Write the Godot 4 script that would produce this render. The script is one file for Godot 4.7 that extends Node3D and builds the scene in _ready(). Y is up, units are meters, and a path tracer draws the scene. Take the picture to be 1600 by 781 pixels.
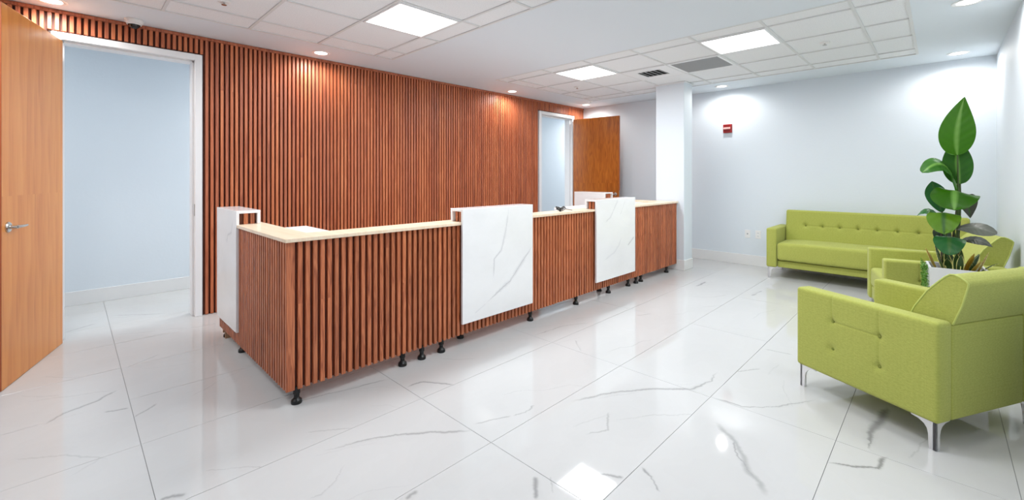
extends Node3D
# Reception lobby: slatted timber wall and desk, white marble floor, green seating.
# World: +x runs along the slatted wall, -z points at it, y is up, metres.

const CEIL := 2.6
const WALL_Z := -4.90      # front face of the slats on the wall
const END_X := 6.96
const RIGHT_Z := 0.435

var M := {}
var names := {}
var rng := RandomNumberGenerator.new()


func _ready() -> void:
	rng.seed = 11
	setup_view()
	make_materials()
	build_floor()
	build_ceiling()
	build_walls()
	build_slat_wall()
	build_doors()
	build_lights()
	build_desk()
	build_seating()
	build_plant()
	build_small_things()


# ------------------------------------------------------------------ camera, world
func setup_view() -> void:
	var f := 679.0                      # focal length in pixels of the 1600 x 781 frame
	var cam := Camera3D.new()
	cam.name = "camera"
	cam.projection = Camera3D.PROJECTION_FRUSTUM
	cam.keep_aspect = Camera3D.KEEP_HEIGHT
	cam.near = 0.05
	cam.far = 60.0
	cam.size = 0.05 * 781.0 / f
	cam.frustum_offset = Vector2(0.0, -0.05 * 115.5 / f)   # lens shifted down, verticals stay upright
	cam.position = Vector3(0, 1.3, 0)
	cam.rotation.y = -atan2(690.0, 679.0)
	add_child(cam)
	cam.current = true
	var we := WorldEnvironment.new()
	we.name = "environment"
	var e := Environment.new()
	e.background_mode = Environment.BG_COLOR
	e.background_color = Color(0.05, 0.055, 0.06)
	e.ambient_light_source = Environment.AMBIENT_SOURCE_DISABLED
	e.tonemap_mode = Environment.TONE_MAPPER_LINEAR
	e.tonemap_exposure = 1.32
	e.sdfgi_enabled = true
	e.ssao_enabled = true
	e.ssil_enabled = true
	we.environment = e
	add_child(we)


const TROFFER_ENERGY := 2.0
const DOWNLIGHT_ENERGY := 0.62


# ------------------------------------------------------------------ naming helpers
func numbered(called: String) -> String:
	var n: int = names.get(called, 0)
	names[called] = n + 1
	return called if n == 0 else "%s_%03d" % [called, n]


func thing(called: String, label: String, category: String, at := Vector3.ZERO, turn := 0.0, group := "") -> Node3D:
	var o := Node3D.new()
	o.name = numbered(called)
	add_child(o)
	o.position = at
	o.rotation.y = turn
	tag(o, label, category, group)
	return o


func tag(o: Node, label: String, category: String, group := "") -> void:
	o.set_meta("label", label)
	o.set_meta("category", category)
	if group != "":
		o.set_meta("group", group)


func structure(called: String, label: String, category: String) -> Node3D:
	var o := Node3D.new()
	o.name = called
	add_child(o)
	tag(o, label, category)
	o.set_meta("kind", "structure")
	return o


func part(called: String, mesh: Mesh, m: Material, parent: Node, at := Vector3.ZERO, rot := Vector3.ZERO) -> MeshInstance3D:
	var o := MeshInstance3D.new()
	o.name = called
	o.mesh = mesh
	o.material_override = m
	o.position = at
	o.rotation = rot
	parent.add_child(o, true)
	return o


# a chamfered box given by its two corners
func slab(called: String, a: Vector3, b: Vector3, m: Material, parent: Node, c := 0.0) -> MeshInstance3D:
	var size := (b - a).abs()
	return part(called, box(size, c), m, parent, (a + b) / 2.0)


# ------------------------------------------------------------------ mesh helpers
func tri(st: SurfaceTool, p: Array, uv: Array, outward: Vector3) -> void:
	var n: Vector3 = (p[1] - p[0]).cross(p[2] - p[0])
	if n.length() < 1e-12:
		return
	n = n.normalized()
	var order := [0, 1, 2]
	if n.dot(outward) > 0.0:
		order = [0, 2, 1]
	else:
		n = -n
	for k in order:
		st.set_normal(n)
		st.set_uv(uv[k])
		st.add_vertex(p[k])


func box_uv(p: Vector3, n: Vector3, h: Vector3) -> Vector2:
	var a := n.abs()
	if a.x >= a.y and a.x >= a.z:
		return Vector2(p.z / (2.0 * h.z) + 0.5, 0.5 - p.y / (2.0 * h.y))
	if a.y >= a.z:
		return Vector2(p.x / (2.0 * h.x) + 0.5, p.z / (2.0 * h.z) + 0.5)
	return Vector2(p.x / (2.0 * h.x) + 0.5, 0.5 - p.y / (2.0 * h.y))


func face(st: SurfaceTool, pts: Array, outward: Vector3, h: Vector3) -> void:
	var uv := []
	for p in pts:
		uv.append(box_uv(p, outward, h))
	tri(st, [pts[0], pts[1], pts[2]], [uv[0], uv[1], uv[2]], outward)
	if pts.size() == 4:
		tri(st, [pts[0], pts[2], pts[3]], [uv[0], uv[2], uv[3]], outward)


var box_cache := {}


func box(size: Vector3, c := 0.0) -> ArrayMesh:
	var key := "%.4f %.4f %.4f %.4f" % [size.x, size.y, size.z, c]
	if box_cache.has(key):
		return box_cache[key]
	var h := size / 2.0
	c = minf(c, minf(h.x, minf(h.y, h.z)) * 0.9)
	var st := SurfaceTool.new()
	st.begin(Mesh.PRIMITIVE_TRIANGLES)
	var vert := func(s: Vector3, axis: int) -> Vector3:
		var v := Vector3(s.x * (h.x - c), s.y * (h.y - c), s.z * (h.z - c))
		v[axis] = s[axis] * h[axis]
		return v
	for axis in 3:
		var b: int = (axis + 1) % 3
		var d: int = (axis + 2) % 3
		for s in [-1.0, 1.0]:
			var pts := []
			for q in [[-1, -1], [1, -1], [1, 1], [-1, 1]]:
				var sg := Vector3.ZERO
				sg[axis] = s
				sg[b] = q[0]
				sg[d] = q[1]
				pts.append(vert.call(sg, axis))
			var n := Vector3.ZERO
			n[axis] = s
			face(st, pts, n, h)
	if c > 0.0:
		for axis in 3:          # edges along axis
			var b: int = (axis + 1) % 3
			var d: int = (axis + 2) % 3
			for sb in [-1.0, 1.0]:
				for sd in [-1.0, 1.0]:
					var lo := Vector3.ZERO
					lo[axis] = -1.0
					lo[b] = sb
					lo[d] = sd
					var hi := lo
					hi[axis] = 1.0
					var n := Vector3.ZERO
					n[b] = sb
					n[d] = sd
					face(st, [vert.call(lo, b), vert.call(hi, b), vert.call(hi, d), vert.call(lo, d)], n.normalized(), h)
		for sx in [-1.0, 1.0]:
			for sy in [-1.0, 1.0]:
				for sz in [-1.0, 1.0]:
					var sg := Vector3(sx, sy, sz)
					face(st, [vert.call(sg, 0), vert.call(sg, 1), vert.call(sg, 2)], sg.normalized(), h)
	st.index()
	var m := st.commit()
	box_cache[key] = m
	return m


func steps(h: float, r: float, inner: int) -> Array:
	var out := []
	for k in 4:
		out.append(-h + r * (1.0 - cos(PI / 2.0 * k / 4.0)) if k > 0 else -h)
	for k in inner + 1:
		out.append(-h + r + (2.0 * (h - r)) * k / inner)
	for k in range(3, -1, -1):
		out.append(h - r * (1.0 - cos(PI / 2.0 * k / 4.0)) if k > 0 else h)
	return out


# a rounded box whose surface points may be moved by a function of the point
func soft_box(size: Vector3, r: float, cells: Vector3i, shape: Variant = null) -> ArrayMesh:
	var h := size / 2.0
	var st := SurfaceTool.new()
	st.begin(Mesh.PRIMITIVE_TRIANGLES)
	var inner := h - Vector3(r, r, r)
	var lists := [steps(h.x, r, cells.x), steps(h.y, r, cells.y), steps(h.z, r, cells.z)]
	for axis in 3:
		var b: int = (axis + 1) % 3
		var d: int = (axis + 2) % 3
		var lb: Array = lists[b]
		var ld: Array = lists[d]
		for s in [-1.0, 1.0]:
			var grid := []
			for u in lb:
				var row := []
				for v in ld:
					var p := Vector3.ZERO
					p[axis] = s * h[axis]
					p[b] = u
					p[d] = v
					var q := p.clamp(-inner, inner)
					p = q + (p - q).normalized() * r
					if shape != null:
						p = shape.call(p)
					row.append(p)
				grid.append(row)
			for i in lb.size() - 1:
				for j in ld.size() - 1:
					var a: Vector3 = grid[i][j]
					var e: Vector3 = grid[i + 1][j]
					var g: Vector3 = grid[i + 1][j + 1]
					var k: Vector3 = grid[i][j + 1]
					if s > 0:
						quad_smooth(st, a, k, g, e)
					else:
						quad_smooth(st, a, e, g, k)
	st.generate_normals()
	st.index()
	return st.commit()


func quad_smooth(st: SurfaceTool, a: Vector3, b: Vector3, c: Vector3, d: Vector3) -> void:
	for p in [a, b, c, a, c, d]:
		st.set_smooth_group(0)
		st.add_vertex(p)


# profile of (radius, height) points spun round y
func lathe(profile: Array, n := 20) -> ArrayMesh:
	var st := SurfaceTool.new()
	st.begin(Mesh.PRIMITIVE_TRIANGLES)
	for k in profile.size() - 1:
		var p: Vector2 = profile[k]
		var q: Vector2 = profile[k + 1]
		for i in n:
			var a0 := TAU * i / n
			var a1 := TAU * (i + 1) / n
			var v := [Vector3(cos(a0) * p.x, p.y, sin(a0) * p.x), Vector3(cos(a1) * p.x, p.y, sin(a1) * p.x), Vector3(cos(a1) * q.x, q.y, sin(a1) * q.x), Vector3(cos(a0) * q.x, q.y, sin(a0) * q.x)]
			var am := (a0 + a1) / 2.0
			var out := Vector3(cos(am) * (q.y - p.y), -(q.x - p.x), sin(am) * (q.y - p.y))
			if out.length() < 1e-9:
				continue
			for t in [[0, 1, 2], [0, 2, 3]]:
				tri(st, [v[t[0]], v[t[1]], v[t[2]]], [Vector2.ZERO, Vector2.ZERO, Vector2.ZERO], out)
	st.index()
	return st.commit()


func tube(points: Array, radius: float, n := 8, r_end := -1.0) -> ArrayMesh:
	var st := SurfaceTool.new()
	st.begin(Mesh.PRIMITIVE_TRIANGLES)
	var rings := []
	var up := Vector3(0.31, 0.2, 0.93).normalized()
	for k in points.size():
		var t: Vector3 = (points[mini(k + 1, points.size() - 1)] - points[maxi(k - 1, 0)]).normalized()
		var s := t.cross(up).normalized()
		var w := s.cross(t).normalized()
		var r := radius if r_end < 0.0 else lerpf(radius, r_end, float(k) / (points.size() - 1))
		var ring := []
		for i in n:
			var a := TAU * i / n
			ring.append(points[k] + (s * cos(a) + w * sin(a)) * r)
		rings.append(ring)
	for k in points.size() - 1:
		for i in n:
			var j := (i + 1) % n
			var a: Vector3 = rings[k][i]
			var b: Vector3 = rings[k][j]
			var c: Vector3 = rings[k + 1][j]
			var d: Vector3 = rings[k + 1][i]
			quad_smooth(st, a, b, c, d)
	for e in [0, points.size() - 1]:
		for i in n:
			var j := (i + 1) % n
			if e == 0:
				for p in [points[e], rings[e][j], rings[e][i]]:
					st.set_smooth_group(1)
					st.add_vertex(p)
			else:
				for p in [points[e], rings[e][i], rings[e][j]]:
					st.set_smooth_group(1)
					st.add_vertex(p)
	st.generate_normals()
	st.index()
	return st.commit()


# polygon in the (a, b) plane pushed along the third axis; frame maps (a, b, depth) to a point
func prism(poly: PackedVector2Array, depth: float, frame: Basis, smooth_sides := false) -> ArrayMesh:
	var st := SurfaceTool.new()
	st.begin(Mesh.PRIMITIVE_TRIANGLES)
	var tris := Geometry2D.triangulate_polygon(poly)
	var centre := Vector2.ZERO
	for p in poly:
		centre += p / poly.size()
	for s in [-1.0, 1.0]:
		var n: Vector3 = frame * Vector3(0, 0, s)
		for k in range(0, tris.size(), 3):
			var v := []
			var uv := []
			for i in 3:
				var p: Vector2 = poly[tris[k + i]]
				v.append(frame * Vector3(p.x, p.y, s * depth / 2.0))
				uv.append(p)
			tri(st, v, uv, n)
	var area := 0.0
	for i in poly.size():
		area += poly[i].cross(poly[(i + 1) % poly.size()])
	var side := 1.0 if area > 0 else -1.0
	var normal_at := func(i: int) -> Vector3:
		var d := (poly[(i + 1) % poly.size()] - poly[i]).normalized() * side
		return frame * Vector3(d.y, -d.x, 0)
	for i in poly.size():
		var j := (i + 1) % poly.size()
		var n: Vector3 = normal_at.call(i)
		var v := [frame * Vector3(poly[i].x, poly[i].y, -depth / 2), frame * Vector3(poly[j].x, poly[j].y, -depth / 2), frame * Vector3(poly[j].x, poly[j].y, depth / 2), frame * Vector3(poly[i].x, poly[i].y, depth / 2)]
		var na := n
		var nb := n
		if smooth_sides:
			var before: Vector3 = normal_at.call((i + poly.size() - 1) % poly.size())
			var after: Vector3 = normal_at.call(j)
			na = (n + before).normalized() if n.dot(before) > 0.6 else n
			nb = (n + after).normalized() if n.dot(after) > 0.6 else n
		var ns := [na, nb, nb, na]
		for t in [[0, 1, 2], [0, 2, 3]]:
			var g: Vector3 = (v[t[1]] - v[t[0]]).cross(v[t[2]] - v[t[0]])
			var order: Array = t if g.dot(n) < 0.0 else [t[0], t[2], t[1]]
			for q in order:
				st.set_normal(ns[q])
				st.set_uv(Vector2(v[q].x, v[q].y))
				st.add_vertex(v[q])
	st.index()
	return st.commit()


# ------------------------------------------------------------------ materials
func plain(c: Color, rough: float, metal := 0.0, spec := 0.5) -> StandardMaterial3D:
	var m := StandardMaterial3D.new()
	m.albedo_color = c
	m.roughness = rough
	m.metallic = metal
	m.metallic_specular = spec
	return m


func noise_tex(freq: float, seed_: int, lo: Color, hi: Color, size := 256, normal := false, bump := 4.0) -> NoiseTexture2D:
	var n := FastNoiseLite.new()
	n.seed = seed_
	n.frequency = freq
	n.fractal_octaves = 4
	var t := NoiseTexture2D.new()
	t.width = size
	t.height = size
	t.seamless = true
	t.noise = n
	if normal:
		t.as_normal_map = true
		t.bump_strength = bump
	else:
		var g := Gradient.new()
		g.set_color(0, lo)
		g.set_color(1, hi)
		t.color_ramp = g
	return t


# wood with the grain along v; rings gives the cathedral figure
func wood_tex(seed_: int, w: int, h: int, dark: Color, mid: Color, light: Color, rings: float, fine: float) -> ImageTexture:
	var a := FastNoiseLite.new()
	a.seed = seed_
	a.frequency = 1.0
	a.fractal_octaves = 3
	var im := Image.create(w, h, false, Image.FORMAT_RGB8)
	for x in w:
		var ang := TAU * x / w
		var cx := cos(ang) * w / TAU
		var cz := sin(ang) * w / TAU
		for y in h:
			var big := a.get_noise_3d(cx * 0.022, y * 0.0045, cz * 0.022)
			var fib := a.get_noise_3d(cx * 0.35 + 40.0, y * 0.012, cz * 0.35)
			var ring := sin((big * rings + x * 0.02) * TAU)
			var v := 0.5 + 0.24 * ring * rings / (rings + 1.5) + fib * fine + big * 0.25
			v = clampf(v, 0.0, 1.0)
			var c := dark.lerp(mid, v * 2.0) if v < 0.5 else mid.lerp(light, v * 2.0 - 1.0)
			im.set_pixel(x, y, c)
	return ImageTexture.create_from_image(im)


func triplanar(m: StandardMaterial3D, scale: Vector3, world := true, offset := Vector3.ZERO) -> void:
	m.uv1_triplanar = true
	m.uv1_world_triplanar = world
	m.uv1_scale = scale
	m.uv1_offset = offset
	m.uv1_triplanar_sharpness = 8.0


# one vein: a wandering line of soft grey stamped on the picture; points in pixels
func vein(im: Image, pts: Array, width: float, depth: float, clip: Rect2i, r: RandomNumberGenerator, top := 0.95) -> void:
	var total := 0.0
	for k in pts.size() - 1:
		total += pts[k].distance_to(pts[k + 1])
	var gone := 0.0
	var wander := 0.0
	var wander2 := 0.0
	var thick := 1.0
	for k in pts.size() - 1:
		var a: Vector2 = pts[k]
		var b: Vector2 = pts[k + 1]
		var len_ := a.distance_to(b)
		if len_ < 0.5:
			continue
		var side := (b - a).orthogonal().normalized()
		var n := int(ceil(len_ / 0.8))
		for i in n:
			wander = wander * 0.97 + r.randf_range(-0.45, 0.45)
			wander2 = wander2 * 0.8 + r.randf_range(-0.3, 0.3)
			thick = clampf(thick + r.randf_range(-0.12, 0.12), 0.25, 1.6)
			var p := a.lerp(b, float(i) / n) + side * (wander + wander2)
			var at := (gone + len_ * i / n) / total
			var fade := minf(1.0, minf(at, 1.0 - at) * 7.0 + 0.15)
			stamp(im, p, width * thick * (0.4 + 0.6 * fade), depth * fade, clip, top)
		gone += len_


func stamp(im: Image, p: Vector2, w: float, depth: float, clip: Rect2i, top: float) -> void:
	var r := int(ceil(w * 1.5)) + 1
	for y in range(int(p.y) - r, int(p.y) + r + 1):
		for x in range(int(p.x) - r, int(p.x) + r + 1):
			if not clip.has_point(Vector2i(x, y)):
				continue
			var d := Vector2(x + 0.5, y + 0.5).distance_to(p)
			var f := exp(-d * d / (w * w * 0.6 + 0.2)) * depth
			if f < 0.01:
				continue
			var c := im.get_pixel(x, y)
			var v := minf(c.r, top - f)
			im.set_pixel(x, y, Color(v, v, v * 1.005))


func marble_base(w: int, h: int, seed_: int, tone := 0.955) -> Image:
	var n := FastNoiseLite.new()
	n.seed = seed_
	n.frequency = 0.02
	n.fractal_octaves = 4
	var im := Image.create(w / 8, h / 8, false, Image.FORMAT_RGB8)
	for y in h / 8:
		for x in w / 8:
			var v := tone + 0.018 * n.get_noise_2d(x, y * 1.6) - 0.05 * maxf(0.0, n.get_noise_2d(x * 0.5 + 300.0, y) - 0.32)
			im.set_pixel(x, y, Color(v, v, v))
	im.resize(w, h, Image.INTERPOLATE_CUBIC)
	return im


func make_materials() -> void:
	# --- painted surfaces
	M.wall = plain(Color(0.876, 0.908, 0.938), 0.55)
	M.wall.normal_enabled = true
	M.wall.normal_texture = noise_tex(0.05, 4, Color.BLACK, Color.WHITE, 256, true, 1.2)
	M.wall.normal_scale = 0.15
	triplanar(M.wall, Vector3(2, 2, 2))
	M.soffit = plain(Color(0.885, 0.915, 0.945), 0.7)
	M.trim = plain(Color(0.93, 0.935, 0.945), 0.35)
	M.base = plain(Color(0.92, 0.92, 0.92), 0.12)
	M.act = plain(Color.WHITE, 0.95)
	M.act.albedo_texture = noise_tex(0.12, 7, Color(0.9, 0.91, 0.925), Color(0.965, 0.97, 0.98), 256)
	M.act.heightmap_enabled = true
	M.act.heightmap_texture = noise_tex(0.16, 9, Color.BLACK, Color.WHITE, 256)
	M.act.heightmap_scale = 0.12
	triplanar(M.act, Vector3(3.1, 3.1, 3.1))
	M.tee = plain(Color(0.86, 0.865, 0.87), 0.5)
	# --- timber
	M.slats = []
	M.desk_slats = []
	var t1 := wood_tex(3, 384, 512, Color(0.54, 0.265, 0.165), Color(0.765, 0.43, 0.28), Color(0.85, 0.535, 0.375), 1.6, 0.3)
	var t2 := wood_tex(5, 512, 512, Color(0.46, 0.21, 0.12), Color(0.755, 0.43, 0.275), Color(0.85, 0.545, 0.375), 2.0, 0.4)
	for k in 4:
		var tint: float = [1.0, 0.96, 0.92, 1.04][k]
		var m := plain(Color(tint, tint * [1.0, 0.97, 1.0, 1.02][k], tint * [1.0, 0.95, 1.04, 1.0][k]), 0.42)
		m.albedo_texture = t1
		triplanar(m, Vector3(2.0, 0.42, 2.0), true, Vector3(0.23 * k, 0.37 * k, 0.31 * k))
		M.slats.append(m)
		var d := plain(Color(tint, tint, tint), 0.38)
		d.albedo_texture = t2
		triplanar(d, Vector3(2.3, 0.75, 2.3), true, Vector3(0.11 + 0.27 * k, 0.19 * k, 0.4 * k))
		M.desk_slats.append(d)
	M.backing = plain(Color(0.5, 0.44, 0.4), 0.6)
	M.backing.albedo_texture = t1
	triplanar(M.backing, Vector3(2.0, 0.42, 2.0))
	var maple := wood_tex(21, 256, 256, Color(0.9, 0.79, 0.66), Color(0.955, 0.87, 0.765), Color(0.98, 0.92, 0.84), 0.8, 0.3)
	M.maple = plain(Color.WHITE, 0.3)
	M.maple.albedo_texture = maple
	triplanar(M.maple, Vector3(3, 3, 0.6))
	M.maple_side = plain(Color.WHITE, 0.3)
	M.maple_side.albedo_texture = maple
	triplanar(M.maple_side, Vector3(3, 3, 0.6))
	var honey := wood_tex(31, 384, 512, Color(0.76, 0.45, 0.18), Color(0.86, 0.565, 0.275), Color(0.905, 0.635, 0.35), 0.9, 0.24)
	M.door_honey = plain(Color.WHITE, 0.32, 0.0, 0.4)
	M.door_honey.albedo_texture = honey
	triplanar(M.door_honey, Vector3(1.15, 0.4, 1.15), false)
	M.door_edge = plain(Color(0.66, 0.34, 0.17), 0.4)
	var amber := wood_tex(37, 384, 512, Color(0.5, 0.245, 0.07), Color(0.71, 0.395, 0.13), Color(0.79, 0.48, 0.19), 2.6, 0.3)
	M.door_amber = plain(Color.WHITE, 0.28)
	M.door_amber.albedo_texture = amber
	triplanar(M.door_amber, Vector3(1.3, 0.5, 1.3), false)
	M.plywood = plain(Color(0.62, 0.47, 0.36), 0.6)
	# --- metal, plastic
	M.chrome = plain(Color(0.93, 0.93, 0.94), 0.36, 0.85)
	M.nickel = plain(Color(0.78, 0.77, 0.75), 0.24, 1.0)
	M.black = plain(Color(0.035, 0.035, 0.038), 0.4)
	M.white_plastic = plain(Color(0.93, 0.93, 0.93), 0.3)
	M.laminate = plain(Color(0.95, 0.95, 0.95), 0.35)
	M.grey_mesh = plain(Color(0.64, 0.65, 0.66), 0.6)
	M.dark = plain(Color(0.16, 0.16, 0.165), 0.7)
	M.red = plain(Color(0.62, 0.05, 0.05), 0.35)
	M.red_dark = plain(Color(0.36, 0.03, 0.03), 0.5)
	M.lens = plain(Color(0.95, 0.72, 0.7), 0.15)
	M.smoked = plain(Color(0.05, 0.04, 0.035), 0.05)
	# --- upholstery: a green weave
	M.fabric = plain(Color(1, 1, 1), 0.85, 0.0, 0.3)
	var weave := Image.create(256, 256, false, Image.FORMAT_RGB8)
	var relief := Image.create(256, 256, false, Image.FORMAT_RGB8)
	var r := RandomNumberGenerator.new()
	r.seed = 5
	var slub := FastNoiseLite.new()
	slub.seed = 3
	slub.frequency = 1.0
	var rows := []
	var cols := []
	for k in 256:
		rows.append(r.randf_range(-1, 1))
		cols.append(r.randf_range(-1, 1))
	for y in 256:
		for x in 256:
			var over := 1.0 if (x / 2 + y / 2) % 2 == 0 else -1.0
			var v: float = 0.025 * over + 0.012 * rows[y] + 0.01 * cols[x] + 0.07 * slub.get_noise_2d(x * 0.05, y * 0.45) + r.randf_range(-0.03, 0.03)
			weave.set_pixel(x, y, Color(0.675 + v, 0.695 + v, 0.35 + v * 0.8))
			var q: float = 0.5 + 0.25 * over + 0.05 * rows[y] + r.randf_range(-0.1, 0.1)
			relief.set_pixel(x, y, Color(q, q, q))
	M.fabric.albedo_texture = ImageTexture.create_from_image(weave)
	M.fabric.heightmap_enabled = true
	M.fabric.heightmap_texture = ImageTexture.create_from_image(relief)
	M.fabric.heightmap_scale = 0.06
	M.fabric.rim_enabled = true
	M.fabric.rim = 0.25
	M.fabric.rim_tint = 0.7
	triplanar(M.fabric, Vector3(3.2, 3.2, 3.2), false)
	M.button = plain(Color(0.5, 0.53, 0.22), 0.85)
	M.piping = plain(Color(0.74, 0.78, 0.42), 0.7)
	# --- plant
	M.leaf = plain(Color.WHITE, 0.35, 0.0, 0.35)
	M.leaf.vertex_color_use_as_albedo = true
	M.leaf.backlight_enabled = true
	M.leaf.backlight = Color(0.16, 0.3, 0.05)
	M.leaf_dull = plain(Color.WHITE, 0.4)
	M.leaf_dull.vertex_color_use_as_albedo = true
	M.stem = plain(Color(0.25, 0.33, 0.13), 0.5)
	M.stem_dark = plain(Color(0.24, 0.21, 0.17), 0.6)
	M.pot = plain(Color(0.93, 0.93, 0.94), 0.3)
	M.soil = plain(Color(0.16, 0.12, 0.09), 0.95)
	# --- marble
	make_floor_marble()
	M.marble1 = panel_marble(51, [[[0.62, 0.02], [0.58, 0.22], [0.51, 0.41], [0.41, 0.48], [0.4, 0.66]], [[0.99, 0.42], [0.8, 0.58], [0.64, 0.72], [0.47, 0.79], [0.3, 0.87]], [[0.3, 0.87], [0.15, 0.93]]], [0.16, 0.2, 0.06])
	M.marble2 = panel_marble(52, [[[0.54, 0.0], [0.33, 0.23], [0.2, 0.29]], [[0.97, 0.53], [0.78, 0.63]], [[0.62, 0.5], [0.55, 0.6], [0.43, 0.68], [0.18, 0.75]], [[0.72, 0.03], [0.58, 0.22]]], [0.12, 0.24, 0.1, 0.06])
	M.marble3 = panel_marble(53, [[[0.84, 0.08], [0.78, 0.19], [0.6, 0.22], [0.52, 0.3]]], [0.17])
	M.marble4 = panel_marble(54, [[[0.1, 0.3], [0.5, 0.6]]], [0.06])


func panel_marble(seed_: int, lines: Array, depths: Array) -> StandardMaterial3D:
	var w := 512
	var h := 560
	var im := marble_base(w, h, seed_)
	var r := RandomNumberGenerator.new()
	r.seed = seed_
	for k in lines.size():
		var pts := []
		for p in lines[k]:
			pts.append(Vector2(p[0] * w, p[1] * h))
		vein(im, pts, 3.2, depths[k] * 0.7, Rect2i(0, 0, w, h), r)
		vein(im, pts, 9.0, depths[k] * 0.25, Rect2i(0, 0, w, h), r)
	var m := plain(Color(1.0, 1.0, 1.005), 0.12)
	m.albedo_texture = ImageTexture.create_from_image(im)
	return m


# floor tiles: joints every 1.2 m in x and 0.5985 m in z
const FX0 := 0.24
const FZ0 := 0.235
const FDX := 1.2
const FDZ := 0.5985
const TEX_X0 := -0.96
const TEX_Z0 := -6.35
const TEX_W := 8.4
const TEX_H := 7.182


func floor_px(p: Vector2) -> Vector2:
	return Vector2((p.x - TEX_X0) / TEX_W * 2048.0, (p.y - TEX_Z0) / TEX_H * 1752.0)


func make_floor_marble() -> void:
	var im := marble_base(2048, 1752, 77, 0.785)
	var r := RandomNumberGenerator.new()
	r.seed = 90
	# veins that the photograph shows, in floor metres: points, width, depth
	var known := [
		[[[-0.1, -3.33], [-0.03, -3.43], [0.1, -3.47], [0.2, -3.57]], 1.6, 0.26],
		[[[0.13, -3.28], [0.23, -3.24]], 1.6, 0.3],
		[[[0.24, -3.09], [0.35, -3.19]], 1.2, 0.22],
		[[[-0.25, -3.36], [-0.11, -3.36]], 1.0, 0.15],
		[[[0.83, -2.29], [1.03, -2.16]], 1.0, 0.16],
		[[[0.84, -2.08], [1.03, -2.01], [1.14, -1.95], [1.27, -1.86], [1.44, -1.69]], 1.8, 0.26],
		[[[1.48, -1.74], [1.68, -1.65]], 1.0, 0.24],
		[[[0.87, -2.65], [1.12, -2.59], [1.43, -2.52]], 1.2, 0.28],
		[[[1.45, -2.34], [1.57, -2.33], [1.68, -2.15]], 1.3, 0.34],
		[[[0.25, -2.23], [0.33, -2.2]], 2.6, 0.3],
		[[[0.67, -1.81], [0.72, -1.8], [0.8, -1.84], [0.87, -1.91]], 1.1, 0.14],
		[[[0.95, -1.53], [1.0, -1.54]], 3.2, 0.28],
		[[[-0.2, -3.04], [-0.02, -2.91], [0.12, -2.72]], 1.0, 0.13],
		[[[2.02, -1.52], [2.25, -1.41], [2.49, -1.26], [2.66, -1.08], [2.85, -1.03], [3.02, -1.06]], 1.9, 0.27],
		[[[2.64, -0.96], [2.66, -0.79], [2.8, -0.65], [3.04, -0.51]], 1.8, 0.27],
		[[[3.23, -0.21], [3.09, -0.22], [2.85, -0.25], [2.67, -0.24], [2.66, -0.22]], 4.0, 0.36],
		[[[2.41, -0.36], [2.46, -0.28], [2.52, -0.19], [2.61, -0.19], [2.65, -0.17]], 1.8, 0.42],
		[[[2.39, -0.84], [2.3, -0.73], [2.2, -0.66], [2.08, -0.59], [2.05, -0.54], [1.98, -0.5]], 5.0, 0.2],
		[[[2.3, -0.73], [2.16, -0.66], [2.05, -0.56]], 1.6, 0.28],
		[[[1.79, -0.95], [1.76, -0.89], [1.7, -0.82]], 1.8, 0.32],
		[[[1.62, -1.06], [1.67, -0.97]], 1.6, 0.3],
		[[[1.41, -1.25], [1.32, -1.15]], 2.6, 0.34],
		[[[1.46, -1.2], [1.38, -1.13]], 1.4, 0.2],
		[[[1.68, -1.65], [1.77, -1.63], [1.85, -1.64]], 1.2, 0.24],
		[[[1.81, -1.27], [1.93, -1.21], [2.09, -1.3]], 1.3, 0.2],
		[[[2.65, -2.36], [3.0, -2.33], [3.25, -2.21]], 1.8, 0.26],
		[[[3.7, -2.01], [3.85, -1.94]], 1.5, 0.2],
		[[[5.18, -2.05], [5.49, -2.05]], 2.6, 0.3],
		[[[2.81, -2.06], [2.66, -1.89]], 1.3, 0.2],
		[[[5.19, -1.46], [5.5, -1.44]], 2.6, 0.3],
		[[[0.26, -3.93], [0.46, -4.06]], 1.3, 0.2],
		[[[-0.04, -5.17], [0.16, -5.31]], 1.5, 0.24],
		[[[0.27, -5.5], [0.64, -5.21]], 1.3, 0.2],
		[[[3.1, -0.96], [3.27, -0.86]], 1.4, 0.24],
		[[[3.66, -0.94], [3.69, -0.76]], 1.4, 0.24],
	]
	for v in known:
		var pts := []
		for p in v[0]:
			pts.append(floor_px(Vector2(p[0], p[1])))
		vein(im, pts, v[1], v[2] * 0.62, Rect2i(0, 0, 2048, 1752), r, 0.8)
		vein(im, pts, v[1] * 3.0, v[2] * 0.12, Rect2i(0, 0, 2048, 1752), r, 0.8)
	# fainter ones, each kept to its own tile
	for i in range(-1, 7):
		for j in range(-1, 12):
			var a := floor_px(Vector2(FX0 + i * FDX, FZ0 - (j + 1) * FDZ))
			var b := floor_px(Vector2(FX0 + (i + 1) * FDX, FZ0 - j * FDZ))
			var clip := Rect2i(int(a.x), int(a.y), int(b.x - a.x), int(b.y - a.y)).intersection(Rect2i(0, 0, 2048, 1752))
			var s := b - a
			var dir := r.randf_range(0.35, 0.75) * (1.0 if r.randf() < 0.8 else -1.0)
			for k in r.randi_range(2, 4):
				var p := a + Vector2(r.randf_range(-0.1, 0.8) * s.x, r.randf_range(0.0, 1.0) * s.y)
				var pts := [p]
				for q in r.randi_range(2, 4):
					p += Vector2(r.randf_range(14, 42), r.randf_range(14, 42) * dir + r.randf_range(-10, 10))
					pts.append(p)
				vein(im, pts, r.randf_range(0.7, 1.3), r.randf_range(0.03, 0.09), clip, r, 0.8)
	M.floor = plain(Color.WHITE, 0.045, 0.0, 0.42)
	M.floor.albedo_texture = ImageTexture.create_from_image(im)
	M.grout = plain(Color(0.6, 0.6, 0.6), 0.8)


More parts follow.
